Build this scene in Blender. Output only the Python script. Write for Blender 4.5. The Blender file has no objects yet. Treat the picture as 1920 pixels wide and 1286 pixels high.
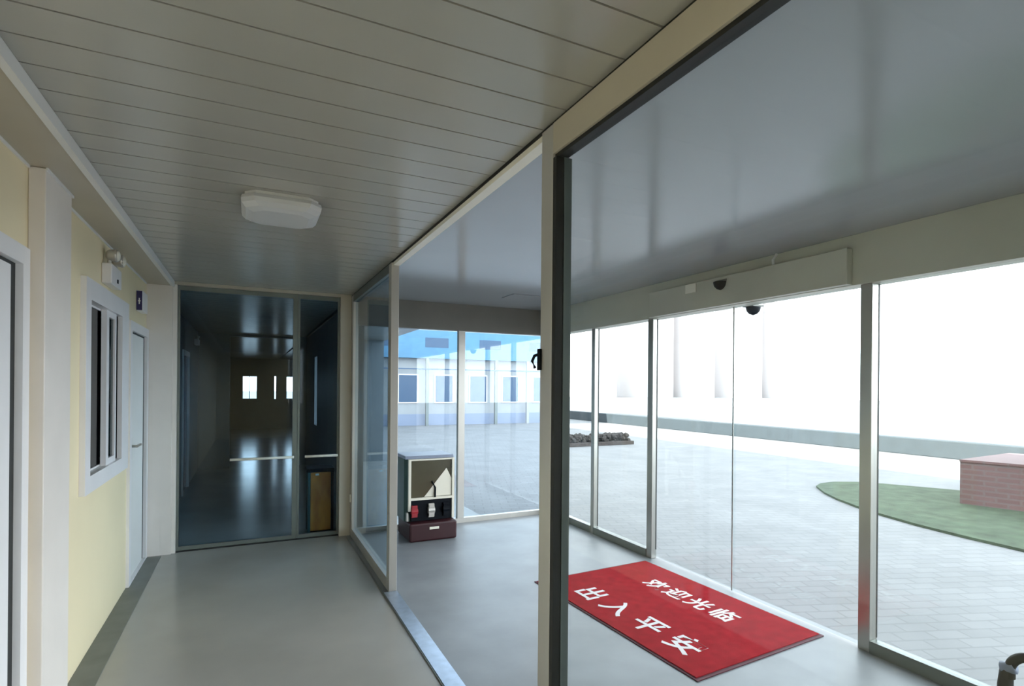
import bpy, bmesh, math, random
from mathutils import Vector, Matrix

random.seed(4)
S = bpy.context.scene
COL = S.collection

# ------------------------------------------------------------------ camera
F_PX, CAM_H, ROLL = 1023.0, 1.59, 0.0085
YAW = math.atan((960 - 466) / F_PX)
cd = bpy.data.cameras.new('camera')
cam = bpy.data.objects.new('camera', cd)
COL.objects.link(cam)
cd.sensor_fit = 'HORIZONTAL'
cd.sensor_width = 36.0
cd.lens = 36.0 * F_PX / 1920.0
cd.shift_y = (726 - 643) / 1920.0
cd.clip_start = 0.05
cd.clip_end = 600
cam.location = (0, 0, CAM_H)
cam.rotation_euler = (Matrix.Rotation(-YAW, 4, 'Z') @ Matrix.Rotation(math.pi / 2, 4, 'X')
                      @ Matrix.Rotation(ROLL, 4, 'Z')).to_euler()
S.camera = cam

# ------------------------------------------------------------------ light
W = bpy.data.worlds.new('daylight')
S.world = W
W.use_nodes = True
bgn = W.node_tree.nodes['Background']
bgn.inputs['Color'].default_value = (0.90, 0.95, 1.0, 1)
bgn.inputs['Strength'].default_value = 1.5
# hazy sky: brighter towards the horizon than overhead
_n, _l = W.node_tree.nodes, W.node_tree.links
_tc = _n.new('ShaderNodeTexCoord'); _sx = _n.new('ShaderNodeSeparateXYZ'); _mr = _n.new('ShaderNodeMapRange')
_l.new(_tc.outputs['Generated'], _sx.inputs[0]); _l.new(_sx.outputs['Z'], _mr.inputs['Value'])
_mr.inputs['From Min'].default_value = 0.0; _mr.inputs['From Max'].default_value = 0.75
_mr.inputs['To Min'].default_value = 2.45; _mr.inputs['To Max'].default_value = 0.9
_l.new(_mr.outputs['Result'], bgn.inputs['Strength'])
sd = bpy.data.lights.new('sun', 'SUN')
sd.energy = 5.0
sd.angle = math.radians(0.6)
sd.color = (1.0, 0.95, 0.87)
sun = bpy.data.objects.new('sun', sd)
COL.objects.link(sun)
sun.rotation_euler = Vector((0.85, -0.10, -0.50)).to_track_quat('-Z', 'Y').to_euler()
S.view_settings.view_transform = 'Standard'
S.view_settings.look = 'None'
S.view_settings.exposure = 1.82
S.view_settings.gamma = 1.0
S.view_settings.use_curve_mapping = False
try:
    S.cycles.max_bounces = 12
    S.cycles.diffuse_bounces = 6
    S.cycles.glossy_bounces = 5
    S.cycles.transparent_max_bounces = 24
except Exception:
    pass

# ------------------------------------------------------------------ materials
def mat(name, col, rough=0.5, metal=0.0, var=0.0, vscale=4.0, bump=0.0, bscale=40.0, spec=0.5, stretch=None, coat=0.0):
    m = bpy.data.materials.new(name)
    m.use_nodes = True
    nt = m.node_tree
    b = nt.nodes['Principled BSDF']
    b.inputs['Base Color'].default_value = (*col, 1)
    b.inputs['Roughness'].default_value = rough
    b.inputs['Metallic'].default_value = metal
    b.inputs['Specular IOR Level'].default_value = spec
    b.inputs['Coat Weight'].default_value = coat
    b.inputs['Coat Roughness'].default_value = 0.1
    tc = nt.nodes.new('ShaderNodeTexCoord')
    mp = nt.nodes.new('ShaderNodeMapping')
    nt.links.new(tc.outputs['Object'], mp.inputs['Vector'])
    if stretch:
        mp.inputs['Scale'].default_value = stretch
    n = nt.nodes.new('ShaderNodeTexNoise')
    n.inputs['Scale'].default_value = vscale
    n.inputs['Detail'].default_value = 5
    nt.links.new(mp.outputs['Vector'], n.inputs['Vector'])
    r = nt.nodes.new('ShaderNodeValToRGB')
    v = max(var, 0.01)
    r.color_ramp.elements[0].position = 0.3
    r.color_ramp.elements[1].position = 0.7
    r.color_ramp.elements[0].color = (*[max(0, c * (1 - v)) for c in col], 1)
    r.color_ramp.elements[1].color = (*[min(1, c * (1 + v)) for c in col], 1)
    nt.links.new(n.outputs['Fac'], r.inputs['Fac'])
    nt.links.new(r.outputs['Color'], b.inputs['Base Color'])
    if bump:
        n2 = nt.nodes.new('ShaderNodeTexNoise')
        n2.inputs['Scale'].default_value = bscale
        n2.inputs['Detail'].default_value = 3
        nt.links.new(mp.outputs['Vector'], n2.inputs['Vector'])
        bp = nt.nodes.new('ShaderNodeBump')
        bp.inputs['Strength'].default_value = bump
        bp.inputs['Distance'].default_value = 0.01
        nt.links.new(n2.outputs['Fac'], bp.inputs['Height'])
        nt.links.new(bp.outputs['Normal'], b.inputs['Normal'])
    return m


def glass(name, tint, refl=1.0, base=0.0):
    m = bpy.data.materials.new(name)
    m.use_nodes = True
    nt = m.node_tree
    nt.nodes.clear()
    o = nt.nodes.new('ShaderNodeOutputMaterial')
    mx = nt.nodes.new('ShaderNodeMixShader')
    tr = nt.nodes.new('ShaderNodeBsdfTransparent')
    tr.inputs['Color'].default_value = (*tint, 1)
    gl = nt.nodes.new('ShaderNodeBsdfGlossy')
    gl.inputs['Roughness'].default_value = 0.0
    ge = nt.nodes.new('ShaderNodeNewGeometry')
    dt = nt.nodes.new('ShaderNodeVectorMath')
    dt.operation = 'DOT_PRODUCT'
    nt.links.new(ge.outputs['Normal'], dt.inputs[0])
    nt.links.new(ge.outputs['Incoming'], dt.inputs[1])
    def mth(op, x, y=None, z=None, clamp=False):
        q = nt.nodes.new('ShaderNodeMath')
        q.operation = op
        q.use_clamp = clamp
        for i, v in enumerate((x, y, z)):
            if v is None: continue
            if isinstance(v, (int, float)): q.inputs[i].default_value = v
            else: nt.links.new(v, q.inputs[i])
        return q
    ab = mth('ABSOLUTE', dt.outputs['Value'])
    om = mth('SUBTRACT', 1.0, ab.outputs[0], clamp=True)
    pw = mth('POWER', om.outputs[0], 5.0)
    sch = mth('MULTIPLY_ADD', pw.outputs[0], 0.96, 0.04)
    ma = mth('MULTIPLY_ADD', sch.outputs[0], refl, base, clamp=True)
    nt.links.new(ma.outputs[0], mx.inputs[0])
    nt.links.new(tr.outputs[0], mx.inputs[1])
    nt.links.new(gl.outputs[0], mx.inputs[2])
    nt.links.new(mx.outputs[0], o.inputs['Surface'])
    return m


def brick(name, c1, c2, mortar, scale, bw=0.5, rh=0.25, ms=0.015, rough=0.8, rot=0.0, axes=None):
    m = bpy.data.materials.new(name)
    m.use_nodes = True
    nt = m.node_tree
    b = nt.nodes['Principled BSDF']
    b.inputs['Roughness'].default_value = rough
    tc = nt.nodes.new('ShaderNodeTexCoord')
    mp = nt.nodes.new('ShaderNodeMapping')
    mp.inputs['Rotation'].default_value = axes or (0, 0, rot)
    br = nt.nodes.new('ShaderNodeTexBrick')
    br.inputs['Color1'].default_value = (*c1, 1)
    br.inputs['Color2'].default_value = (*c2, 1)
    br.inputs['Mortar'].default_value = (*mortar, 1)
    br.inputs['Scale'].default_value = scale
    br.inputs['Brick Width'].default_value = bw
    br.inputs['Row Height'].default_value = rh
    br.inputs['Mortar Size'].default_value = ms
    nt.links.new(tc.outputs['Object'], mp.inputs['Vector'])
    nt.links.new(mp.outputs['Vector'], br.inputs['Vector'])
    nz = nt.nodes.new('ShaderNodeTexNoise')
    nz.inputs['Scale'].default_value = 1.3
    nz.inputs['Detail'].default_value = 6
    nt.links.new(tc.outputs['Object'], nz.inputs['Vector'])
    mx = nt.nodes.new('ShaderNodeMixRGB')
    mx.blend_type = 'OVERLAY'
    mx.inputs[0].default_value = 0.25
    nt.links.new(br.outputs['Color'], mx.inputs[1])
    nt.links.new(nz.outputs['Fac'], mx.inputs[2])
    nt.links.new(mx.outputs[0], b.inputs['Base Color'])
    bp = nt.nodes.new('ShaderNodeBump')
    bp.inputs['Strength'].default_value = 0.4
    bp.inputs['Distance'].default_value = 0.01
    bp.invert = True
    nt.links.new(br.outputs['Fac'], bp.inputs['Height'])
    nt.links.new(bp.outputs['Normal'], b.inputs['Normal'])
    return m


M = dict(
    ceil=mat('ceiling_panel_metal', (0.415, 0.40, 0.355), 0.22, var=0.03, vscale=2, spec=0.6),
    seam=mat('ceiling_seam_dark', (0.05, 0.055, 0.05), 0.8),
    vceil=mat('vestibule_ceiling_metal', (0.37, 0.385, 0.405), 0.16, var=0.03, vscale=1.2, bump=0.06, bscale=2.0, spec=0.7),
    cream=mat('cream_wall_panel', (0.86, 0.74, 0.49), 0.45, var=0.03, vscale=1.5),
    beam=mat('beige_painted_steel', (0.50, 0.45, 0.36), 0.4, var=0.03),
    column=mat('pale_painted_steel', (0.80, 0.74, 0.68), 0.4, var=0.03),
    white=mat('white_paint', (0.80, 0.79, 0.76), 0.35, var=0.02),
    pvc=mat('white_pvc', (0.84, 0.82, 0.82), 0.3, var=0.02),
    floor=mat('grey_epoxy_floor', (0.37, 0.36, 0.335), 0.2, var=0.08, vscale=1.6, spec=0.5),
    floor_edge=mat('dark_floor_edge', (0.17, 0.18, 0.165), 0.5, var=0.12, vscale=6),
    vfloor=mat('vestibule_concrete_floor', (0.23, 0.245, 0.26), 0.42, var=0.16, vscale=2.2, bump=0.1, bscale=8),
    steel=mat('brushed_steel', (0.50, 0.48, 0.44), 0.28, metal=1.0, var=0.06, vscale=8, stretch=(1, 1, 0.15)),
    satin=mat('satin_aluminium', (0.56, 0.54, 0.50), 0.35, metal=0.5, var=0.05, vscale=8, stretch=(1, 1, 0.15)),
    track=mat('aluminium_floor_track', (0.42, 0.50, 0.62), 0.3, metal=0.7, var=0.1, vscale=20),
    rail=mat('grey_green_frame', (0.17, 0.195, 0.185), 0.35, metal=0.5, var=0.05),
    gasket=mat('black_rubber', (0.012, 0.013, 0.012), 0.6),
    header=mat('grey_green_header', (0.56, 0.55, 0.46), 0.4, var=0.06, vscale=2.0),
    hdark=mat('dark_end_header', (0.20, 0.19, 0.17), 0.5, var=0.05),
    black=mat('black_plastic', (0.004, 0.006, 0.010), 0.5, var=0.1, spec=0.12),
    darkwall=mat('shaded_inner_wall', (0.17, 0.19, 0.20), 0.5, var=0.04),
    mat_red=mat('red_mat_pile', (0.38, 0.018, 0.026), 0.95, var=0.16, vscale=14, bump=0.3, bscale=300, spec=0.04),
    mat_edge=mat('mat_rubber_edge', (0.10, 0.012, 0.025), 0.7),
    mat_text=mat('white_mat_lettering', (0.85, 0.80, 0.80), 0.8),
    olive=mat('dark_olive_panel', (0.075, 0.07, 0.04), 0.2, var=0.1, vscale=6, spec=0.6),
    creamplate=mat('cream_plate', (0.86, 0.82, 0.70), 0.35),
    teal=mat('dark_green_metal', (0.035, 0.075, 0.065), 0.35, var=0.1),
    maroon=mat('dark_maroon_plastic', (0.035, 0.006, 0.009), 0.4, var=0.15),
    redpart=mat('red_plastic', (0.35, 0.02, 0.03), 0.5),
    bluegrey=mat('blue_grey_lid', (0.26, 0.30, 0.40), 0.35),
    wood=mat('orange_wood', (0.90, 0.21, 0.02), 0.45, var=0.4, vscale=9, stretch=(1, 1, 0.35)),
    navy=mat('navy_sign_face', (0.02, 0.015, 0.09), 0.4),
    lamp=mat('frosted_lamp_cover', (0.58, 0.58, 0.57), 0.35),
    grass=mat('pale_artificial_grass', (0.07, 0.10, 0.06), 0.95, var=0.35, vscale=5, bump=0.8, bscale=60),
    kerb=mat('pale_teal_painted_kerb', (0.04, 0.052, 0.06), 0.6, var=0.1),
    soil=mat('brown_planting', (0.07, 0.055, 0.05), 0.9, var=0.4, vscale=20),
    shrub=mat('dry_shrub_leaves', (0.06, 0.05, 0.045), 0.9, var=0.4, vscale=12),
    blueroof=mat('sky_blue_fascia', (0.09, 0.24, 0.38), 0.4, var=0.08),
    bluedark=mat('blue_window_band', (0.03, 0.08, 0.16), 0.25),
    offwhite=mat('off_white_facade', (0.40, 0.40, 0.40), 0.6, var=0.04),
    towerm=mat('pale_tower_render', (0.62, 0.58, 0.57), 0.8, var=0.03),
    towerw=mat('tower_window_band', (0.45, 0.43, 0.44), 0.5),
    roof=mat('grey_roof_panel', (0.45, 0.46, 0.47), 0.6),
    paving=brick('pale_paving', (0.27, 0.27, 0.275), (0.245, 0.245, 0.25), (0.215, 0.215, 0.22), 1.0, 0.24, 0.12, 0.008, 0.85, rot=0.35),
    redbrick=brick('pink_red_brick', (0.21, 0.11, 0.11), (0.185, 0.095, 0.095), (0.20, 0.135, 0.135), 1.0, 0.24, 0.07, 0.012, 0.85,
                   axes=(0, math.pi / 2, -math.pi / 2)),
)
G = dict(
    clear=glass('clear_glass', (0.96, 0.985, 0.99), 0.6, 0.0),
    tinted=glass('blue_tinted_glass', (0.70, 0.84, 0.93), 0.45, 0.0),
    bluish=glass('bluish_end_glass', (0.84, 0.92, 0.97), 0.8, 0.03),
    dark=glass('dark_window_glass', (0.22, 0.36, 0.38), 0.8, 0.0),
)

# ------------------------------------------------------------------ mesh helpers
def box(bm, a, b, bev=0.0, mi=0):
    x0, x1 = sorted((a[0], b[0])); y0, y1 = sorted((a[1], b[1])); z0, z1 = sorted((a[2], b[2]))
    vs = [bm.verts.new(p) for p in ((x0, y0, z0), (x1, y0, z0), (x1, y1, z0), (x0, y1, z0),
                                    (x0, y0, z1), (x1, y0, z1), (x1, y1, z1), (x0, y1, z1))]
    fs = [bm.faces.new([vs[i] for i in f]) for f in ((0, 3, 2, 1), (4, 5, 6, 7), (0, 1, 5, 4), (1, 2, 6, 5), (2, 3, 7, 6), (3, 0, 4, 7))]
    for f in fs:
        f.material_index = mi
    if bev:
        es = list({e for f in fs for e in f.edges})
        r = bmesh.ops.bevel(bm, geom=es, offset=bev, segments=2, affect='EDGES', profile=0.5)
        for f in r['faces']:
            f.material_index = mi
    return fs


def prism(bm, pts, z0, z1, mi=0):
    """closed outline in XY extruded from z0 to z1"""
    lo = [bm.verts.new((x, y, z0)) for x, y in pts]
    hi = [bm.verts.new((x, y, z1)) for x, y in pts]
    n = len(pts)
    for f in [bm.faces.new(list(reversed(lo))), bm.faces.new(hi)] + \
             [bm.faces.new((lo[i], lo[(i + 1) % n], hi[(i + 1) % n], hi[i])) for i in range(n)]:
        f.material_index = mi


def tube(bm, pts, r, seg=12, caps=True):
    pts = [Vector(p) for p in pts]
    rr = r if isinstance(r, (list, tuple)) else [r] * len(pts)
    rings = []
    for i, p in enumerate(pts):
        t = (pts[min(i + 1, len(pts) - 1)] - pts[max(i - 1, 0)]).normalized()
        up = Vector((0, 0, 1)) if abs(t.z) < 0.9 else Vector((0, 1, 0))
        a = t.cross(up).normalized(); b = t.cross(a)
        rings.append([bm.verts.new(p + rr[i] * (math.cos(k * 2 * math.pi / seg) * a + math.sin(k * 2 * math.pi / seg) * b)) for k in range(seg)])
    for i in range(len(rings) - 1):
        for k in range(seg):
            bm.faces.new((rings[i][k], rings[i][(k + 1) % seg], rings[i + 1][(k + 1) % seg], rings[i + 1][k]))
    if caps:
        bm.faces.new(rings[0]); bm.faces.new(rings[-1])


def lathe(bm, prof, c, seg=24, axis='Z'):
    rings = []
    for r, h in prof:
        ring = []
        for k in range(seg):
            a = 2 * math.pi * k / seg
            p = (r * math.cos(a), r * math.sin(a), h)
            if axis == 'X':
                p = (h, r * math.cos(a), r * math.sin(a))
            elif axis == 'Y':
                p = (r * math.cos(a), h, r * math.sin(a))
            ring.append(bm.verts.new((c[0] + p[0], c[1] + p[1], c[2] + p[2])))
        rings.append(ring)
    for i in range(len(rings) - 1):
        for k in range(seg):
            bm.faces.new((rings[i][k], rings[i][(k + 1) % seg], rings[i + 1][(k + 1) % seg], rings[i + 1][k]))
    bm.faces.new(rings[0]); bm.faces.new(rings[-1])


def link(name, bm, m, parent=None, smooth=False, loc=None):
    """bm is in world coordinates; a child under an Empty keeps its place"""
    bmesh.ops.recalc_face_normals(bm, faces=bm.faces)
    off = Vector(loc) if loc else (Vector(parent.location) if parent and parent.parent is None else Vector((0, 0, 0)))
    if parent is not None and parent.parent is not None:
        off = Vector(parent.parent.location) + Vector(parent.location)
    me = bpy.data.meshes.new(name)
    if off.length:
        bmesh.ops.translate(bm, verts=bm.verts, vec=-off)
    bm.to_mesh(me); bm.free()
    for mm in (m if isinstance(m, (list, tuple)) else [m]):
        me.materials.append(mm)
    if smooth:
        for p in me.polygons:
            p.use_smooth = True
    o = bpy.data.objects.new(name, me)
    COL.objects.link(o)
    if parent is not None:
        o.parent = parent
    elif loc:
        o.location = loc
    return o


def B(name, m, boxes, parent=None, bev=0.0, loc=None):
    bm = bmesh.new()
    for a, b in boxes:
        box(bm, a, b, bev)
    return link(name, bm, m, parent, loc=loc)


def tag(o, label, cat=None, group=None, kind=None):
    o['label'] = label
    if cat: o['category'] = cat
    if group: o['group'] = group
    if kind: o['kind'] = kind
    return o


def thing(name, label, cat, loc, group=None, kind=None):
    o = bpy.data.objects.new(name, None)
    o.empty_display_size = 0.1
    COL.objects.link(o)
    o.location = loc
    return tag(o, label, cat, group, kind)


def struct(name, m, boxes, label, bev=0.0):
    return tag(B(name, m, boxes, bev=bev), label, kind='structure')


def sroot(name, label, loc):
    return thing(name, label, None, loc, kind='structure')

# ------------------------------------------------------------------ dimensions
XL, XR, XV = -0.85, 1.0, 3.40      # corridor left wall, partition, vestibule facade
ZC, ZS = 2.56, 2.515               # ceiling, soffit of the left beam
YE, YB = 6.05, -6.0                # corridor end glazing, back wall
YV, YN = 6.0, -0.25                 # vestibule end / near end

# ------------------------------------------------------------------ floors
struct('floor', M['floor'], [((-4.2, YB, -0.12), (XR - 0.055, 23, 0))], 'smooth grey epoxy floor of the corridor')
struct('floor_vestibule', M['vfloor'], [((XR - 0.055, YN - 0.11, -0.12), (XV + 0.10, YV + 0.06, 0)), ((XR - 0.055, YB, -0.12), (XR + 0.1, YN - 0.11, 0))], 'blue grey concrete floor of the glazed vestibule')
struct('floor_far_room', M['floor'], [((XR - 0.055, YV + 0.06, -0.12), (2.6, 23, 0))], 'dark floor beyond the end glazing')
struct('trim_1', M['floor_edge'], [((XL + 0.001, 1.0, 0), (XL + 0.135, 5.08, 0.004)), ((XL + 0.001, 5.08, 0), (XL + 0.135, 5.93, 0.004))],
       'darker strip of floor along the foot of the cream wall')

# ------------------------------------------------------------------ corridor ceiling (real panels with open joints)
bm = bmesh.new()
box(bm, (-4.2, YB, ZC + 0.012), (XR + 0.05, 23, ZC + 0.10), mi=1)
p, y = 0.1645, 1.146 - 0.1645 * 43
while y < 11.7:
    box(bm, (XL, max(y + 0.0035, YB), ZC), (XR, min(y + p - 0.0035, 11.75), ZC + 0.0119))
    y += p
box(bm, (-4.2, 11.9, ZC), (XR, 23, ZC + 0.0119))
tag(link('ceiling', bm, [M['ceil'], M['seam']]), 'grey metal strip ceiling of the corridor with dark joints', kind='structure')
struct('ceiling_vestibule', M['vceil'], [((XR + 0.052, YN, ZC - 0.005), (XV + 0.16, YV + 0.12, ZC + 0.095))],
       'smooth glossy blue grey ceiling over the vestibule')
struct('ceiling_far_room', M['ceil'], [((XR + 0.052, YV + 0.125, ZC), (2.6, 23, ZC + 0.095))], 'ceiling beyond the end glazing')
struct('trim_2', M['gasket'], [((XR - 0.006, -0.25, ZC - 0.014), (XR + 0.012, 5.93, ZC - 0.0005))],
       'black gap line between corridor ceiling and glazed partition')

# ------------------------------------------------------------------ left wall with openings
def wall_x(name, x0, x1, y0, y1, z0, z1, holes, m, label):
    bs = []
    ys = sorted({y0, y1} | {h[0] for h in holes} | {h[1] for h in holes})
    for a, b in zip(ys[:-1], ys[1:]):
        mid = (a + b) / 2
        hs = [h for h in holes if h[0] < mid < h[1]]
        if not hs:
            bs.append(((x0, a, z0), (x1, b, z1)))
        else:
            h = hs[0]
            if h[2] > z0: bs.append(((x0, a, z0), (x1, b, h[2])))
            if h[3] < z1: bs.append(((x0, a, h[3]), (x1, b, z1)))
    return struct(name, m, bs, label)


wall_x('wall_left', XL - 0.08, XL, YB, YE - 0.04, 0, ZC,
       [(1.90, 2.94, 0, 2.15), (3.84, 4.98, 0.98, 2.18), (5.12, 5.98, 0, 2.09)], M['cream'],
       'cream panelled wall of the corridor with door and window')
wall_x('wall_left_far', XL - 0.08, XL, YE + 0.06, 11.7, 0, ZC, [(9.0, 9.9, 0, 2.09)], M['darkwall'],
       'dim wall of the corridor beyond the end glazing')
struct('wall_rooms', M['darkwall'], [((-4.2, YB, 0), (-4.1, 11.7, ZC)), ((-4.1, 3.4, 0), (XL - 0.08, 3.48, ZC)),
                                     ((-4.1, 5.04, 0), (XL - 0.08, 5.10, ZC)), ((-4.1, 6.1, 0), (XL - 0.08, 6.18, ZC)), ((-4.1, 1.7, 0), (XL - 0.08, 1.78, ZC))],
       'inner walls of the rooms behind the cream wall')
# beam along the wall top and its white lip
struct('trim_3', M['beam'], [((XL, YB, ZS), (-0.66, YE - 0.05, ZC - 0.001))], 'beige beam running along the top of the cream wall')
struct('trim_4', M['white'], [((-0.659, YB, ZS - 0.006), (-0.632, YE - 0.05, ZC - 0.001))], 'bright white lip along the beige ceiling beam')
struct('trim_5', M['white'], [((XL, 3.37, ZS - 0.012), (XL + 0.008, 5.93, ZS)), ((XL, 1.0, ZS - 0.012), (XL + 0.008, 2.98, ZS)),
                              ((-0.79, 2.98, ZS - 0.012), (-0.782, 3.37, ZS))],
       'thin cream bead where the wall meets the beam')
struct('trim_6', M['column'], [((XL, 2.985, 0), (-0.79, 3.365, ZS - 0.001))], 'pale steel column standing proud of the cream wall', bev=0.004)
# end portal: pillars and head
struct('trim_7', M['column'], [((XL, 5.98, 0), (-0.645, YE + 0.06, ZS - 0.001)), ((-0.645, 6.0, 0), (-0.61, YE + 0.06, ZC - 0.03))],
       'pale steel pillar ending the cream wall beside the tinted glazing')
struct('trim_8', M['beam'], [((0.872, 5.98, 0), (0.984, YE + 0.06, ZC - 0.031))],
       'beige pillar between the tinted glazing and the vestibule')
struct('trim_9', M['beam'], [((-0.655, 5.99, ZC - 0.030), (0.984, YE + 0.07, ZC - 0.001))], 'slim beige head over the tinted end glazing')
struct('trim_10', M['gasket'], [((-0.609, 6.02, 0.0), (0.871, 6.09, 0.012))], 'black threshold under the tinted end glazing')

# ------------------------------------------------------------------ doors in the cream wall
def door(name, label, y0, y1, ztop, leafm, framem, handle_y=None, gap_far=True):
    r = sroot(name, label, (XL, (y0 + y1) / 2, 0))
    fw = 0.075
    B('door_frame', framem, [((XL - 0.06, y0, 0), (XL + 0.022, y0 + fw, ztop)), ((XL - 0.06, y1 - fw, 0), (XL + 0.022, y1, ztop)),
                             ((XL - 0.06, y0 + fw, ztop - fw), (XL + 0.022, y1 - fw, ztop))], r)
    B('gasket', M['gasket'], [((XL - 0.03, y1 - fw - 0.05, 0.019), (XL - 0.004, y1 - fw, ztop - fw)),
                              ((XL - 0.03, y0 + fw, ztop - fw - 0.014), (XL - 0.004, y1 - fw - 0.05, ztop - fw))], r)
    B('door_leaf', leafm, [((XL - 0.05, y0 + fw, 0.019), (XL - 0.002, y1 - fw - 0.05, ztop - fw - 0.014))], r, bev=0.002)
    B('sill', framem, [((XL - 0.06, y0 + fw, 0), (XL + 0.022, y1 - fw, 0.018))], r)
    if handle_y:
        bm = bmesh.new()
        box(bm, (XL - 0.002, handle_y - 0.015, 0.98), (XL + 0.008, handle_y + 0.02, 1.16), 0.002)
        tube(bm, [(XL + 0.0, handle_y, 1.09), (XL + 0.045, handle_y, 1.09)], 0.010)
        tube(bm, [(XL + 0.045, handle_y - 0.01, 1.09), (XL + 0.047, handle_y + 0.15, 1.09)], 0.011)
        h = link('door_handle', bm, M['steel'], r)
        h['label'] = 'steel lever handle'
    return r


door('door_1', 'white door nearest the viewer in the cream wall', 1.90, 2.94, 2.15, M['pvc'], M['pvc'])
door('door_2', 'white door with lever handle beside the sliding window', 5.12, 5.975, 2.09, M['white'], M['pvc'], 5.27)

# ------------------------------------------------------------------ sliding window
w = sroot('window_1', 'white framed sliding window in the cream wall', (XL, 4.41, 1.57))
y0, y1, z0, z1 = 3.79, 5.0, 0.957, 2.195
ya, yb, za, zb = 3.90, 4.765, 1.055, 2.075
B('window_frame', M['pvc'], [((XL, y0, z0), (XL + 0.03, ya, z1)), ((XL, yb, z0), (XL + 0.03, y1, z1)),
                             ((XL, ya, zb), (XL + 0.03, yb, z1)), ((XL, ya, z0), (XL + 0.03, yb, za)),
                             ((XL - 0.05, 3.845, z0 + 0.028), (XL, ya, z1 - 0.018)), ((XL - 0.05, yb + 0.08, z0 + 0.028), (XL, 4.978, z1 - 0.018)),
                             ((XL - 0.05, ya, z0 + 0.028), (XL, yb + 0.08, za)), ((XL - 0.05, ya, zb), (XL, yb + 0.08, z1 - 0.018))], w, bev=0.001)
def sash(a, b, x0, x1, s0, s1, sz, gm):
    s = B('sash', M['pvc'], [((x0, a, za), (x1, a + s0, zb)), ((x0, b - s1, za), (x1, b, zb)),
                             ((x0, a + s0, za), (x1, b - s1, za + sz)), ((x0, a + s0, zb - sz), (x1, b - s1, zb))], w)
    B('pane', gm, [(((x0 + x1) / 2 - 0.003, a + s0, za + sz), ((x0 + x1) / 2 + 0.003, b - s1, zb - sz))], s)
sash(ya, 4.64, XL - 0.040, XL - 0.022, 0.006, 0.03, 0.01, G['dark'])
sash(4.37, 4.66, XL - 0.018, XL + 0.012, 0.07, 0.035, 0.04, G['dark'])
B('screen_channel', M['gasket'], [((XL - 0.04, 4.661, za), (XL - 0.005, yb + 0.079, zb))], w)

# ------------------------------------------------------------------ emergency lamp and room sign
t = thing('emergency_light', 'white twin head emergency lamp mounted on the cream wall above the window', 'emergency light', (XL, 4.42, 2.30))
B('housing', M['pvc'], [((XL, 4.27, 2.235), (XL + 0.055, 4.57, 2.365))], t, bev=0.006)
for yy, nm in ((4.33, 'lamp_head'), (4.51, 'lamp_head')):
    bm = bmesh.new()
    tube(bm, [(XL + 0.03, yy, 2.362), (XL + 0.03, yy, 2.40)], 0.012)
    lathe(bm, [(0.018, -0.035), (0.034, -0.02), (0.042, 0.02), (0.040, 0.03)], (XL + 0.045, yy, 2.425), axis='X')
    h = link(nm, bm, M['satin'], t, smooth=False)
    bm = bmesh.new()
    lathe(bm, [(0.034, 0.0), (0.030, 0.008), (0.014, 0.013)], (XL + 0.076, yy, 2.425), axis='X')
    link('lens', bm, M['creamplate'], h)
B('indicator', M['black'], [((XL + 0.055, 4.43, 2.262), (XL + 0.059, 4.455, 2.287))], t)
t = thing('room_sign', 'small box sign with a navy face on the cream wall above the door', 'sign', (XL, 5.60, 2.29))
B('sign_body', M['pvc'], [((XL, 5.47, 2.205), (XL + 0.045, 5.72, 2.375))], t, bev=0.004)
f = B('sign_face', M['navy'], [((XL + 0.003, 5.462, 2.21), (XL + 0.042, 5.47, 2.37))], t)
f['label'] = 'navy blue end face'
B('emblem', M['pvc'], [((XL + 0.014, 5.459, 2.282), (XL + 0.032, 5.462, 2.290)), ((XL + 0.019, 5.459, 2.26), (XL + 0.027, 5.462, 2.31))], f)

# ------------------------------------------------------------------ ceiling lamp
t = thing('ceiling_lamp', 'white unlit chamfered square lamp on the corridor ceiling', 'ceiling lamp', (0.15, 3.17, ZC))
def octa(c, h, ch):
    x, y = c
    return [(x - h + ch, y - h), (x + h - ch, y - h), (x + h, y - h + ch), (x + h, y + h - ch), (x + h - ch, y + h), (x - h + ch, y + h), (x - h, y + h - ch), (x - h, y - h + ch)]
bm = bmesh.new(); prism(bm, octa((0.15, 3.17), 0.175, 0.05), ZC - 0.018, ZC); link('base_plate', bm, M['white'], t)
bm = bmesh.new()
rings = []
for h, ch, z in ((0.188, 0.055, ZC - 0.018), (0.192, 0.058, ZC - 0.035), (0.188, 0.06, ZC - 0.055), (0.170, 0.06, ZC - 0.075), (0.135, 0.05, ZC - 0.086)):
    rings.append([bm.verts.new((x, y, z)) for x, y in octa((0.15, 3.17), h, ch)])
for i in range(len(rings) - 1):
    for k in range(8):
        bm.faces.new((rings[i][k], rings[i][(k + 1) % 8], rings[i + 1][(k + 1) % 8], rings[i + 1][k]))
bm.faces.new(rings[0]); bm.faces.new(rings[-1])
link('lamp_shade', bm, M['lamp'], t)

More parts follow.
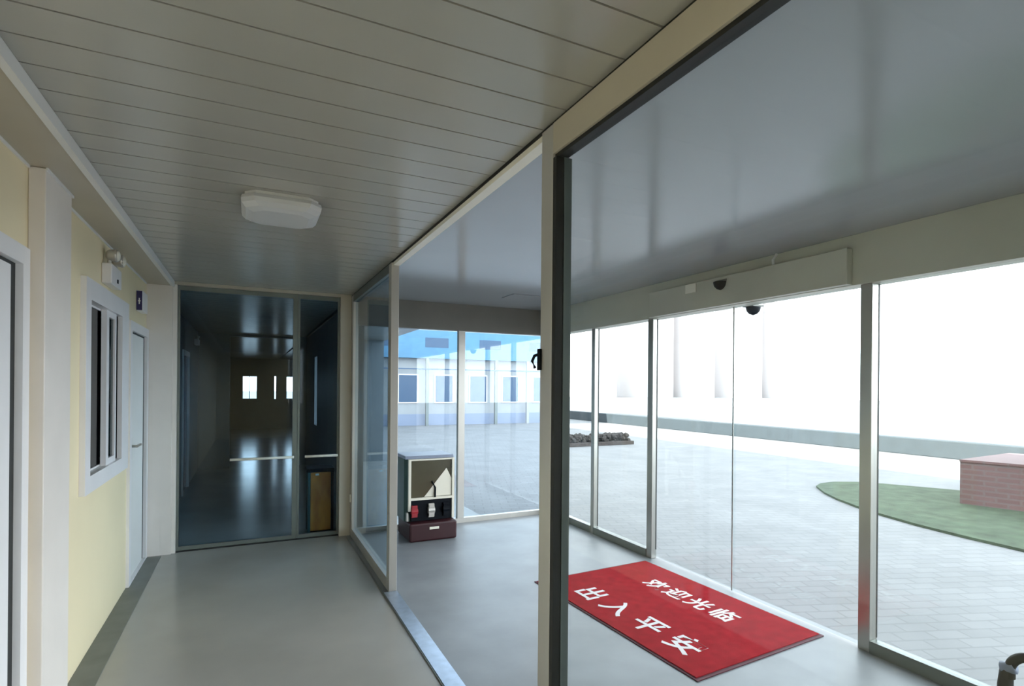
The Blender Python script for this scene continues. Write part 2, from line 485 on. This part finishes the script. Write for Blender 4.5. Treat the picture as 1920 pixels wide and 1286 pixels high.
# ------------------------------------------------------------------ corridor end: tinted glass doors
YG = YE
def glass_door(name, label, x0, x1, bar0, bar1, stile=0.02):
    r = sroot(name, label, ((x0 + x1) / 2, YG, 0))
    B('pane', G['tinted'], [((x0 + 0.02, YG - 0.005, 0.05), (x1 - 0.02, YG + 0.005, ZC - 0.075))], r)
    B('door_frame', M['rail'], [((x0, YG - 0.02, 0.013), (x0 + 0.02, YG + 0.02, ZC - 0.031)), ((x1 - stile, YG - 0.02, 0.013), (x1, YG + 0.02, ZC - 0.031)),
                               ((x0 + 0.02, YG - 0.02, 0.013), (x1 - stile, YG + 0.02, 0.05)), ((x0 + 0.02, YG - 0.02, ZC - 0.075), (x1 - stile, YG + 0.02, ZC - 0.031))], r)
    bm = bmesh.new()
    tube(bm, [(bar0, YG - 0.05, 0.856), (bar1, YG - 0.05, 0.856)], 0.013)
    tube(bm, [(bar0 + 0.03, YG - 0.05, 0.856), (bar0 + 0.03, YG - 0.004, 0.856)], 0.008)
    tube(bm, [(bar1 - 0.03, YG - 0.05, 0.856), (bar1 - 0.03, YG - 0.004, 0.856)], 0.008)
    link('push_bar', bm, M['creamplate'], r, smooth=True)['label'] = 'bright horizontal push bar'
    return r


glass_door('door_3', 'wide blue tinted glass door leaf closing the corridor', -0.608, 0.455, -0.16, 0.425, 0.045)
glass_door('door_4', 'narrow blue tinted glass door leaf in front of the wooden bin', 0.457, 0.870, 0.53, 0.855)

# ------------------------------------------------------------------ corridor beyond the glass
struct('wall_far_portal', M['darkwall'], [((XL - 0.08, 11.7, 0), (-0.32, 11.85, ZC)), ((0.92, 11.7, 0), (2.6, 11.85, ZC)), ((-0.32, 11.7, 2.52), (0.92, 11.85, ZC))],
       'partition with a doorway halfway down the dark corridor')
wall_x('wall_right_far', 1.06, 1.14, YV + 0.1, 11.7, 0, ZC, [(6.35, 7.0, 0.5, 2.1), (9.9, 10.3, 0.9, 2.1)], M['darkwall'], 'right side wall of the dark corridor with added light openings')  # both openings are added to let light onto the bin and far corridor
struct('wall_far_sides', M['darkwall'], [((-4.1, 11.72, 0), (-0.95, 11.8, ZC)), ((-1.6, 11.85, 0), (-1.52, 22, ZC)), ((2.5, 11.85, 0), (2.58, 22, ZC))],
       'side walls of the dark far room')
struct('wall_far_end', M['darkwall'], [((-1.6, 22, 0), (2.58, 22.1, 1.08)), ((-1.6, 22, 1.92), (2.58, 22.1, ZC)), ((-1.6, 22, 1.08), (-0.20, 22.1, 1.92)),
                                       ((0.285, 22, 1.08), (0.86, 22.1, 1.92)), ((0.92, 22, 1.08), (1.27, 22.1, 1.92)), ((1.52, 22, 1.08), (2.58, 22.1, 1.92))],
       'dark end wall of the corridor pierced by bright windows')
w = sroot('window_2', 'small bright double window at the far end of the corridor', (0.04, 22.0, 1.5))
B('window_frame', M['pvc'], [((-0.2, 22.0, 1.08), (-0.18, 22.06, 1.92)), ((0.265, 22.0, 1.08), (0.285, 22.06, 1.92)), ((0.02, 22.0, 1.08), (0.045, 22.06, 1.92)),
                             ((-0.18, 22.0, 1.9), (0.02, 22.06, 1.92)), ((0.045, 22.0, 1.9), (0.265, 22.06, 1.92)), ((-0.18, 22.0, 1.08), (0.02, 22.06, 1.1)), ((0.045, 22.0, 1.08), (0.265, 22.06, 1.1))], w)
B('pane', G['clear'], [((-0.18, 22.03, 1.1), (0.02, 22.036, 1.9)), ((0.045, 22.03, 1.1), (0.265, 22.036, 1.9))], w)
w = sroot('window_3', 'narrow bright window at the far end beside the double window', (1.395, 22.0, 1.5))
B('window_frame', M['pvc'], [((1.27, 22.0, 1.08), (1.285, 22.06, 1.92)), ((1.505, 22.0, 1.08), (1.52, 22.06, 1.92)),
                             ((1.285, 22.0, 1.9), (1.505, 22.06, 1.92)), ((1.285, 22.0, 1.08), (1.505, 22.06, 1.1))], w)
B('pane', G['clear'], [((1.285, 22.03, 1.1), (1.505, 22.036, 1.9))], w)
r = sroot('door_5', 'dark door in the wall beyond the tinted glazing', (XL, 9.45, 0))
B('door_frame', M['white'], [((XL - 0.06, 9.0, 0), (XL + 0.02, 9.07, 2.09)), ((XL - 0.06, 9.83, 0), (XL + 0.02, 9.9, 2.09)), ((XL - 0.06, 9.07, 2.02), (XL + 0.02, 9.83, 2.09))], r)
B('door_leaf', M['bluedark'], [((XL - 0.05, 9.07, 0.01), (XL - 0.01, 9.83, 2.02))], r)
t = thing('wall_lamp', 'small pale lamp high on the wall beyond the tinted glazing', 'wall lamp', (XL, 10.95, 2.33))
B('housing', M['pvc'], [((XL, 10.85, 2.28), (XL + 0.07, 11.1, 2.38))], t, bev=0.01)
for yy in (10.93, 11.03):
    bm = bmesh.new(); tube(bm, [(XL + 0.04, yy, 2.38), (XL + 0.05, yy, 2.44)], [0.012, 0.03]); link('lamp_head', bm, M['satin'], t)

# ------------------------------------------------------------------ wooden bin behind the glass
t = thing('litter_bin', 'tall orange wood litter bin with black top behind the tinted glass', 'bin', (0.70, 6.30, 0))
B('bin_body', M['wood'], [((0.605, 6.19, 0.03), (0.815, 6.42, 0.66))], t, bev=0.004)
B('corner_post', M['black'], [((0.815, 6.175, 0.0), (0.842, 6.205, 0.66)), ((0.815, 6.405, 0.0), (0.842, 6.435, 0.66))], t)
B('corner_post', M['teal'], [((0.578, 6.175, 0.0), (0.604, 6.205, 0.66)), ((0.578, 6.405, 0.0), (0.604, 6.435, 0.66))], t)
B('plinth', M['black'], [((0.605, 6.2, 0), (0.815, 6.41, 0.029))], t)
B('lid', M['black'], [((0.57, 6.165, 0.66), (0.85, 6.445, 0.70))], t, bev=0.006)
B('brass_plate', M['creamplate'], [((0.655, 6.184, 0.625), (0.69, 6.19, 0.645))], t)

# ------------------------------------------------------------------ glazed partition between corridor and vestibule
PX0, PX1 = 0.985, 1.045
struct('trim_11', M['track'], [((0.945, -0.24, 0.0), (1.045, 1.70, 0.012)), ((0.945, 1.81, 0.0), (1.045, 4.18, 0.012))], 'blue grey metal floor track of the glazed partition')
struct('trim_12', M['rail'], [((0.938, -0.24, 0.0), (0.9445, 1.70, 0.008)), ((0.938, 1.81, 0.0), (0.9445, 5.9, 0.008))], 'dark edge of the partition floor track')
w = sroot('window_4', 'large fixed glass panel with steel post nearest the viewer', (1.015, 0.0, 0))
B('post', M['satin'], [((PX0, 1.715, 0.0), (PX1, 1.80, ZC - 0.015))], w, bev=0.003)
B('gasket', M['gasket'], [((0.986, 1.692, 0.013), (1.018, 1.7145, 2.42))], w)
B('glazing_bead', M['rail'], [((1.019, 1.690, 0.013), (1.05, 1.7145, 2.42))], w)
B('top_beam', M['beam'], [((PX0, -0.24, 2.435), (PX1, 1.7145, ZC - 0.015))], w)
B('gasket', M['gasket'], [((0.994, -0.24, 2.42), (1.035, 1.7145, 2.4345))], w)
B('pane', G['clear'], [((1.016, -0.24, 0.03), (1.024, 1.691, 2.42))], w)
B('bottom_rail', M['satin'], [((PX0 + .01, -0.24, 0.0125), (PX1 - .002, 1.691, 0.03))], w)
bm = bmesh.new()
box(bm, (0.975, 1.785, 1.655), (0.985, 1.806, 1.735), 0.002)
tube(bm, [(0.982, 1.80, 1.715), (0.975, 1.825, 1.71), (0.972, 1.838, 1.69), (0.975, 1.822, 1.665)], 0.006)
link('latch', bm, M['black'], w)['label'] = 'small black latch'
struct('trim_13', M['creamplate'], [((PX0 + 0.012, 1.81, ZC - 0.038), (PX1, 4.18, ZC - 0.015))], 'yellowish head track over the open gap in the partition')
w = sroot('window_5', 'far glass panel of the partition beside the open gap', (1.015, 5.1, 0))
B('post', M['satin'], [((PX0, 4.19, 0.0), (PX1, 4.28, ZC - 0.015))], w, bev=0.003)
B('post', M['satin'], [((PX0, 5.89, 0.0), (PX1 - .01, 5.975, ZC - 0.015))], w, bev=0.003)
B('bottom_rail', M['satin'], [((PX0, 4.2805, 0.0), (PX1, 5.8895, 0.09))], w)
B('top_rail', M['rail'], [((PX0, 4.2805, ZC - 0.085), (PX1, 5.8895, ZC - 0.015))], w)
B('pane', G['bluish'], [((1.011, 4.281, 0.09), (1.019, 5.889, ZC - 0.085))], w)
B('pull_handle', M['creamplate'], [((PX0 - 0.012, 5.93, 0.36), (PX0 - 0.0005, 5.955, 0.44))], w, bev=0.003)
struct('trim_14', M['gasket'], [((0.984 + .001, 5.976, 0), (0.995, 6.0, ZC - 0.04))], 'black joint beside the beige pillar')

# ------------------------------------------------------------------ vestibule end glazing
XH = 1.06
struct('trim_15', M['hdark'], [((1.0, YV, 2.245), (XV + 0.06, YV + 0.08, ZC - 0.006))], 'dark header over the end glazing of the vestibule')
w = sroot('window_6', 'bluish glazed screen closing the end of the vestibule', (2.2, YV, 0))
B('sill_rail', M['satin'], [((1.05, YV, 0.0), (XV - 0.035, YV + 0.06, 0.055))], w)
B('post', M['satin'], [((2.205, YV, 0.056), (2.285, YV + 0.06, 2.244))], w, bev=0.002)
B('post', M['satin'], [((1.0, YV + 0.001, 0.056), (1.06, YV + 0.06, 2.244))], w)
B('pane', G['bluish'], [((1.061, YV + 0.026, 0.056), (2.2045, YV + 0.034, 2.244))], w)
B('pane', G['bluish'], [((2.2855, YV + 0.026, 0.056), (XV - 0.036, YV + 0.034, 2.244))], w)

# ------------------------------------------------------------------ vestibule facade
struct('trim_16', M['header'], [((XV - 0.02, YN, 2.242), (XV + 0.12, YV - 0.001, ZC - 0.006))], 'grey green header over the vestibule facade')
struct('trim_17', M['header'], [((XV - 0.075, 2.14, 2.245), (XV - 0.021, 3.99, 2.47))], 'cover box of the sliding door drive', bev=0.004)
def fpost(name, label, y, hw, x0=XV, x1=XV + 0.07):
    o = struct(name, M['steel'], [((x0, y - hw, 0.0), (x1, y + hw, 2.241))], label, bev=0.003)
    B('gasket', M['gasket'], [((x1 - 0.014, y - hw - 0.0015, 0.08), (x1 - 0.001, y - hw - 0.0001, 2.24))], o)
    return o
fpost('trim_18', 'thick steel post nearest the viewer in the facade', 2.065, 0.036, XV, XV + 0.075)
fpost('trim_19', 'steel post on the far side of the sliding doors', 4.055, 0.036, XV, XV + 0.06)
fpost('trim_20', 'slim steel post between two fixed facade panes', 5.0, 0.030, XV, XV + 0.06)
fpost('trim_21', 'corner post where the two glass facades meet', 5.955, 0.04, XV - 0.035, XV + 0.06)
def fpane(name, label, y0, y1):
    w = sroot(name, label, (XV + 0.03, (y0 + y1) / 2, 0))
    B('bottom_rail', M['rail'], [((XV - 0.01, y0, 0.0), (XV + 0.055, y1, 0.075))], w, bev=0.002)
    B('pane', G['clear'], [((XV + 0.026, y0, 0.0755), (XV + 0.034, y1, 2.241))], w)
    return w
fpane('window_7', 'fixed facade pane nearest the viewer', -0.2, 2.028)
fpane('window_8', 'fixed facade pane next to the sliding doors', 4.092, 4.969)
fpane('window_9', 'fixed facade pane next to the corner post', 5.031, 5.914)
for nm, lab, a, b, x in (('door_6', 'frameless sliding glass leaf nearest the viewer', 2.102, 3.10, XV + 0.016), ('door_7', 'frameless sliding glass leaf further from the viewer', 3.09, 4.018, XV + 0.040)):
    r = sroot(nm, lab, (x, (a + b) / 2, 0))
    B('pane', G['clear'], [((x, a, 0.012), (x + 0.008, b, 2.236))], r)
    e = a if nm == 'door_7' else b
    if nm == 'door_6': B('edge_strip', M['satin'], [((x + 0.0082, e - 0.006, 0.012), (x + 0.012, e + 0.006, 2.236))], r)
t = thing('door_sensor', 'dark half dome sensor on the face of the sliding door header', 'sensor', (XV - 0.075, 3.14, 2.41))
bm = bmesh.new()
prof = [(0.004, -0.045), (0.03, -0.035), (0.048, -0.015), (0.055, 0.01), (0.055, 0.018)]
lathe(bm, prof, (XV - 0.078, 3.14, 2.41))
link('dome', bm, M['black'], t, smooth=True)
B('mount', M['hdark'], [((XV - 0.078, 3.08, 2.4285), (XV - 0.0755, 3.2, 2.445))], t)
t = thing('door_sensor', 'dark half dome sensor hanging just below the header outside the glass', 'sensor', (XV + 0.16, 3.05, 2.24))
bm = bmesh.new()
lathe(bm, prof, (XV + 0.18, 3.05, 2.22))
link('dome', bm, M['black'], t, smooth=True)
B('mount', M['hdark'], [((XV + 0.121, 3.0, 2.2385), (XV + 0.235, 3.1, 2.252))], t)
t = tag(B('junction_box', M['creamplate'], [((XV - 0.083, 3.40, 2.39), (XV - 0.0755, 3.52, 2.465))], bev=0.002), 'flat pale junction plate on the door header beside the sensor', 'junction box')
bm = bmesh.new(); tube(bm, [(XV - 0.084, 2.66, 2.468), (XV - 0.086, 2.66, 2.5), (XV - 0.05, 2.66, 2.545)], 0.009)
tag(link('cable_conduit', bm, M['white']), 'short white cable conduit rising from the door header to the ceiling', 'cable')
t = tag(B('ceiling_hatch', M['vceil'], [((2.45, 5.05, ZC - 0.014), (2.75, 5.35, ZC - 0.0055))], bev=0.002), 'flat square plate on the vestibule ceiling near the end glazing', 'ceiling plate')

# ------------------------------------------------------------------ red mat
def mat_obj():
    c = [(2.115, 3.93), (3.30, 3.985), (3.356, 2.289), (2.204, 2.22)]
    r = thing('entrance_mat', 'red rectangular entrance mat with white lettering in front of the sliding doors', 'mat', (2.74, 3.1, 0))
    def inset(k):
        cx = sum(p[0] for p in c) / 4; cy = sum(p[1] for p in c) / 4
        return [(cx + (x - cx) * k, cy + (y - cy) * k) for x, y in c]
    bm = bmesh.new(); prism(bm, c, 0.0, 0.006); link('rubber_border', bm, M['mat_edge'], r)
    bm = bmesh.new(); prism(bm, inset(0.972), 0.0061, 0.012); link('pile', bm, M['mat_red'], r)
    # lettering
    ax = Vector((c[3][0] - c[0][0], c[3][1] - c[0][1], 0)).normalized()   # reading direction, towards the viewer
    ay = Vector((-ax.y, ax.x, 0))
    if ay.x < 0: ay = -ay
    def line(txt, start, size, step, tops):
        for i, ch in enumerate(txt):
            cu = bpy.data.curves.new('lettering', 'FONT')
            cu.body = ch; cu.size = size; cu.align_x = 'CENTER'; cu.extrude = 0.0008; cu.offset = 0.004
            tmp = bpy.data.objects.new('tmp_text', cu); COL.objects.link(tmp)
            bpy.context.view_layer.update()
            me = bpy.data.meshes.new_from_object(tmp.evaluated_get(bpy.context.evaluated_depsgraph_get()))
            bpy.data.objects.remove(tmp)
            p = Vector((start[0], start[1], 0)) + ax * step * i
            mt = Matrix(((ax.x, ay.x, 0, p.x - 2.74), (ax.y, ay.y, 0, p.y - 3.1), (0, 0, 1, 0.0129), (0, 0, 0, 1)))
            me.transform(mt)
            me.materials.clear(); me.materials.append(M['mat_text'])
            o = bpy.data.objects.new('lettering', me); COL.objects.link(o); o.parent = r
            o['label'] = 'white lettering'
    line('出入平安', (2.30, 3.50), 0.24, 0.315, 0)
    line('欢迎光临', (2.90, 3.44), 0.19, 0.22, 0)
mat_obj()

# ------------------------------------------------------------------ shoe cleaning machine
t = thing('shoe_polisher', 'shoe polishing machine with dark brush cavity standing against the end glazing', 'shoe polisher', (1.72, 5.65, 0))
X0, X1, Y0, Y1 = 1.49, 1.985, 5.52, 5.90
bm = bmesh.new()
for pts in (((X0, Y0 + .02), (X1, Y0 + .02), (X1, Y1), (X0 - 0.03, Y1), (X0 - 0.03, Y0 + .06)),):
    prism(bm, pts, 0.19, 0.835)
link('cabinet', bm, M['teal'], t)
B('lid', M['bluegrey'], [((X0 - 0.035, Y0 + 0.01, 0.835), (X1 + .0, Y1 + 0.005, 0.868))], t, bev=0.008)
bm = bmesh.new()
box(bm, (X0 - 0.01, Y0 - 0.10, 0.0), (X1 + 0.005, Y1, 0.19), 0.02)
link('base', bm, M['maroon'], t)
B('brush_cavity', M['black'], [((X0 + 0.03, Y0 - 0.005, 0.195), (X1 - 0.03, Y0 + 0.019, 0.41))], t)
bm = bmesh.new()
box(bm, (X0, Y0 - 0.015, 0.30), (X0 + 0.025, Y0 + 0.0195, 0.835)); box(bm, (X1 - 0.025, Y0 - 0.015, 0.20), (X1, Y0 + 0.0195, 0.835))
box(bm, (X0 + 0.025, Y0 - 0.015, 0.41), (X1 - 0.025, Y0 + 0.0195, 0.435)); box(bm, (X0 + 0.025, Y0 - 0.012, 0.82), (X1 - 0.025, Y0 + 0.0195, 0.835))
link('front_frame', bm, M['creamplate'], t)['label'] = 'pale front frame'
B('front_panel', M['olive'], [((X0 + 0.026, Y0 + 0.003, 0.436), (X1 - 0.026, Y0 + 0.0195, 0.819))], t)
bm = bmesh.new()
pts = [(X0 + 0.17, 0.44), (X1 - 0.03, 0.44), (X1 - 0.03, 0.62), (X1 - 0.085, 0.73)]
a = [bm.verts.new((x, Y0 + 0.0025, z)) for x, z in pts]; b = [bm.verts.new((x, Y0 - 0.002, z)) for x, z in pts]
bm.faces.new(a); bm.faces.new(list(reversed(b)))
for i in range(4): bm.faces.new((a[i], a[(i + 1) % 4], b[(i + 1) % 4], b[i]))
link('cream_wedge', bm, M['creamplate'], t)['label'] = 'cream triangular area on the front panel'  # pale triangular shape laid over the olive front panel
bm = bmesh.new(); tube(bm, [(X0 + 0.25, Y0 - 0.006, 0.60), (X0 + 0.285, Y0 - 0.008, 0.53), (X0 + 0.28, Y0 - 0.02, 0.43)], 0.010, 8); link('cord', bm, M['black'], t)
for cx, rr, m_ in ((X0 + 0.06, 0.05, 'redpart'), (X0 + 0.24, 0.06, 'satin'), (X0 + 0.40, 0.06, 'black')):
    bm = bmesh.new()
    for k in range(14):
        a0 = 2 * math.pi * k / 14
        box(bm, (cx - 0.03 + 0.004 * (k % 2), Y0 - 0.02 + math.cos(a0) * rr * .3 - 0.006, 0.30 + math.sin(a0) * rr - 0.012),
            (cx + 0.03, Y0 - 0.02 + math.cos(a0) * rr * .3 + 0.006, 0.30 + math.sin(a0) * rr + 0.012))
    tube(bm, [(cx - 0.035, Y0 - 0.018, 0.30), (cx + 0.035, Y0 - 0.018, 0.30)], rr * 0.55, 10)
    link('brush', bm, M[m_], t)
B('maker_plate', M['creamplate'], [((X0 + 0.20, Y0 - 0.1045, 0.12), (X0 + 0.30, Y0 - 0.1002, 0.145))], t)
B('side_grip', M['satin'], [((X0 - 0.02, Y0 - 0.015, 0.20), (X0 - 0.0, Y0 + 0.019, 0.29))], t, bev=0.004)

# ------------------------------------------------------------------ black bag at the facade foot
t = thing('black_bag', 'black bag with an arched padded handle at the foot of the glass facade', 'bag', (3.08, 1.14, 0))
bm = bmesh.new()
n = 20
def ring(z, hx, hy, cx, cy):
    return [bm.verts.new((cx + hx * math.copysign(abs(math.cos(a)) ** 0.55, math.cos(a)), cy + hy * math.copysign(abs(math.sin(a)) ** 0.55, math.sin(a)), z))
            for a in [2 * math.pi * k / n for k in range(n)]]
rs = [ring(*q) for q in ((0.0, .12, .16, 3.1, 1.08), (0.03, .14, .18, 3.1, 1.08), (0.12, .145, .185, 3.1, 1.08), (0.19, .13, .165, 3.1, 1.08), (0.225, .09, .12, 3.1, 1.08))]
for i in range(len(rs) - 1):
    for k in range(n): bm.faces.new((rs[i][k], rs[i][(k + 1) % n], rs[i + 1][(k + 1) % n], rs[i + 1][k]))
bm.faces.new(rs[0]); bm.faces.new(rs[-1])
link('bag_body', bm, M['black'], t, smooth=True)
bm = bmesh.new()
pts = [(3.1, 1.245, 0.10), (3.1, 1.25, 0.26), (3.1, 1.245, 0.345)]
tube(bm, pts, [0.03, 0.029, 0.024], 12)
link('side_strap', bm, M['black'], t, smooth=True)
bm = bmesh.new()
arc = [(3.1, 1.15 + 0.085 * math.cos(a), 0.335 + 0.085 * math.sin(a)) for a in [math.pi * k / 14 for k in range(15)]]
arc = [(3.1, 1.235, 0.30)] + arc + [(3.1, 1.065, 0.2)]
tube(bm, arc, 0.021, 12)
link('handle_arch', bm, M['black'], t, smooth=True)
bm = bmesh.new(); tube(bm, [(3.1, 1.262, 0.337), (3.1, 1.215, 0.352)], 0.0262, 12); link('strap_ring', bm, M['bluegrey'], t, smooth=True)['label'] = 'grey ring'

# ------------------------------------------------------------------ building shell (roof, back, storey above)
struct('wall_back', M['cream'], [((XL - 0.08, YB - 0.1, 0), (XR + 0.1, YB, ZC))], 'wall closing the corridor behind the viewer')
struct('wall_near_added', M['hdark'], [((PX1 + 0.01, YN - 0.1, 0), (XV + 0.1, YN, ZC - 0.006))], 'unseen dark wall added at the near end of the vestibule')  # unseen solid wall, added and kept dark to dim the vestibule ceiling
wr = sroot('window_added', 'unseen glazing added for daylight along the corridor behind the viewer', (XR + 0.05, -3, 0))  # unseen full-height glazing, added to bring daylight onto the left wall
B('window_frame', M['satin'], [((XR + 0.02, YB, 0), (XR + 0.08, YN - 0.11, 0.1)), ((XR + 0.02, YB, ZC - 0.15), (XR + 0.08, YN - 0.11, ZC - 0.006)),
                               ((XR + 0.02, -2.3, 0.1), (XR + 0.08, -2.22, ZC - 0.15)), ((XR + 0.02, -4.2, 0.1), (XR + 0.08, -4.12, ZC - 0.15))], wr)
B('pane', G['clear'], [((XR + 0.046, YB, 0.1), (XR + 0.054, YN - 0.11, ZC - 0.15))], wr)
struct('roof_vestibule', M['roof'], [((XR - 0.2, YN - 0.2, ZC + 0.101), (XV + 0.3, YV + 0.25, ZC + 0.45))], 'flat roof over the vestibule')
struct('upper_storey_added', M['offwhite'], [((-4.3, YB - 0.2, ZC + 0.46), (XR + 0.1, 24, 6.2))], 'unseen upper storey added to shade the forecourt')  # unseen storey mass, added to cast the shade over the paving
struct('wall_block', M['offwhite'], [((-4.3, YB - 0.1, 0), (-4.21, 24, ZC + 0.45)), ((XR + 0.15, 12.3, 0), (2.45, 12.5, 2.3))], 'outer walls of the prefabricated block')

# ------------------------------------------------------------------ outdoors
struct('ground', M['paving'], [((XV + 0.101, -40, -0.14), (90, 160, -0.02)), ((-40, -40, -0.14), (XV + 0.1, YB - 0.01, -0.02)), ((XR + 0.11, YB, -0.14), (XV + 0.1, YN - 0.11, -0.02)), ((2.61, YV + 0.07, -0.14), (XV + 0.1, 160, -0.02)), ((-40, 23.1, -0.14), (2.6, 160, -0.02))],
       'pale block paving of the forecourt')
bm = bmesh.new()
gp = [(8.25, 5.72), (8.45, 5.92), (8.75, 6.05), (9.1, 6.06), (9.45, 5.9), (9.72, 5.6), (9.95, 5.2), (10.3, 4.6), (10.9, 4.1), (11.6, 3.6), (12.3, 2.9), (12.6, 2.2), (12.5, 1.2), (12.0, 0.4), (11.0, -0.2), (9.8, -0.4), (8.8, -0.2), (8.0, 0.2), (7.4, 0.8), (7.1, 1.4), (7.0, 2.0), (7.0, 2.6), (7.06, 3.2), (7.16, 3.75), (7.32, 4.25), (7.52, 4.7), (7.76, 5.12), (8.02, 5.48)]
prism(bm, gp, -0.0199, 0.01)
tag(link('lawn', bm, M['grass']), 'pale green rounded patch of grass on the forecourt', 'grass', kind='stuff')
t = thing('brick_planter', 'low pinkish red brick planter standing on the grass patch', 'planter', (10, 3.2, 0.01))
bm = bmesh.new()
pp = [(9.03, 4.17), (9.30, 3.2), (9.45, 1.7), (10.9, 1.8), (10.7, 4.3)]
prism(bm, pp, 0.0101, 0.60)
link('brick_wall', bm, M['redbrick'], t)
bm = bmesh.new(); prism(bm, [(x + (0.02 if x > 9.6 else -0.02), y) for x, y in pp], 0.60, 0.63); link('coping', bm, M['redbrick'], t)
t = tag(B('kerb_wall', M['kerb'], [((15.0, -12, -0.02), (15.35, 60, 0.40))], bev=0.02), 'long low pale teal wall running across the forecourt', 'wall')
t = thing('flower_bed', 'low brown planting bed out on the forecourt', 'flower bed', (8.9, 12.9, -0.02))
B('bed_edge', M['soil'], [((7.6, 12.6, -0.02), (10.0, 13.3, 0.08))], t, bev=0.01)
bm = bmesh.new()
for k in range(260):
    c = Vector((random.uniform(7.7, 9.9), random.uniform(12.7, 13.2), random.uniform(0.10, 0.25)))
    r_ = bmesh.ops.create_icosphere(bm, subdivisions=1, radius=random.uniform(0.04, 0.075))
    bmesh.ops.translate(bm, verts=r_['verts'], vec=c)
link('shrubs', bm, M['shrub'], t)['kind'] = 'stuff'

# prefabricated building seen through the end glazing
t = thing('prefab_building', 'prefabricated white building with a sky blue roof band beyond the end glazing', 'building', (7, 22, -0.02))
bx0, bx1, by0 = 3.2, 12.2, 22.0
B('wall', M['offwhite'], [((bx0, by0, -0.02), (bx1, by0 + 8, 5.6))], t)
B('roof_band', M['blueroof'], [((bx0 - 0.1, by0 - 0.35, 2.75), (bx1 + 0.1, by0 - 0.001, 3.9))], t)
B('balcony_rail', M['bluedark'], [((bx0 - 0.1, by0 - 0.45, 2.28), (bx1 + 0.1, by0 - 0.36, 2.33))], t)
B('lower_band', M['bluegrey'], [((bx0, by0 - 0.03, -0.02), (bx1, by0 - 0.001, 0.45))], t)
for i in range(6):
    x = bx0 + 0.25 + i * 1.55
    B('column', M['offwhite'] if i % 2 else M['rail'], [((x, by0 - 0.34, -0.02), (x + 0.12, by0 - 0.22, 2.749))], t)
    f_ = B('window', M['pvc'], [((x + 0.45, by0 - 0.05, 0.9), (x + 1.3, by0 - 0.001, 2.1))], t)
    B('pane', M['bluedark'], [((x + 0.5, by0 - 0.056, 0.95), (x + 1.25, by0 - 0.0505, 2.05))], f_)
for i in range(4):
    B('upper_window', M['bluedark'], [((bx0 + 0.9 + i * 2.4, by0 - 0.357, 3.2), (bx0 + 1.9 + i * 2.4, by0 - 0.3505, 3.6))], t)

# faint apartment towers
names = ['leftmost', 'second', 'third', 'fourth', 'rightmost']
for i, (x, wd, h) in enumerate(((52, 6, 30), (62, 7, 36), (71, 6, 33), (80, 7, 35), (89, 7, 31))):
    y_ = 78 - i * 2.0
    t = thing('apartment_tower', '%s of the five faint pale apartment towers on the skyline' % names[i], 'tower', (x, y_, 0), 'faint apartment towers on the skyline')
    B('facade', M['towerm'], [((x, y_, -0.02), (x + wd, y_ + 8, h))], t)
    for k in (0.25, 0.6):
        B('window_band', M['towerw'], [((x + wd * k, y_ - 0.06, 2), (x + wd * k + 0.9, y_ - 0.001, h - 2))], t)
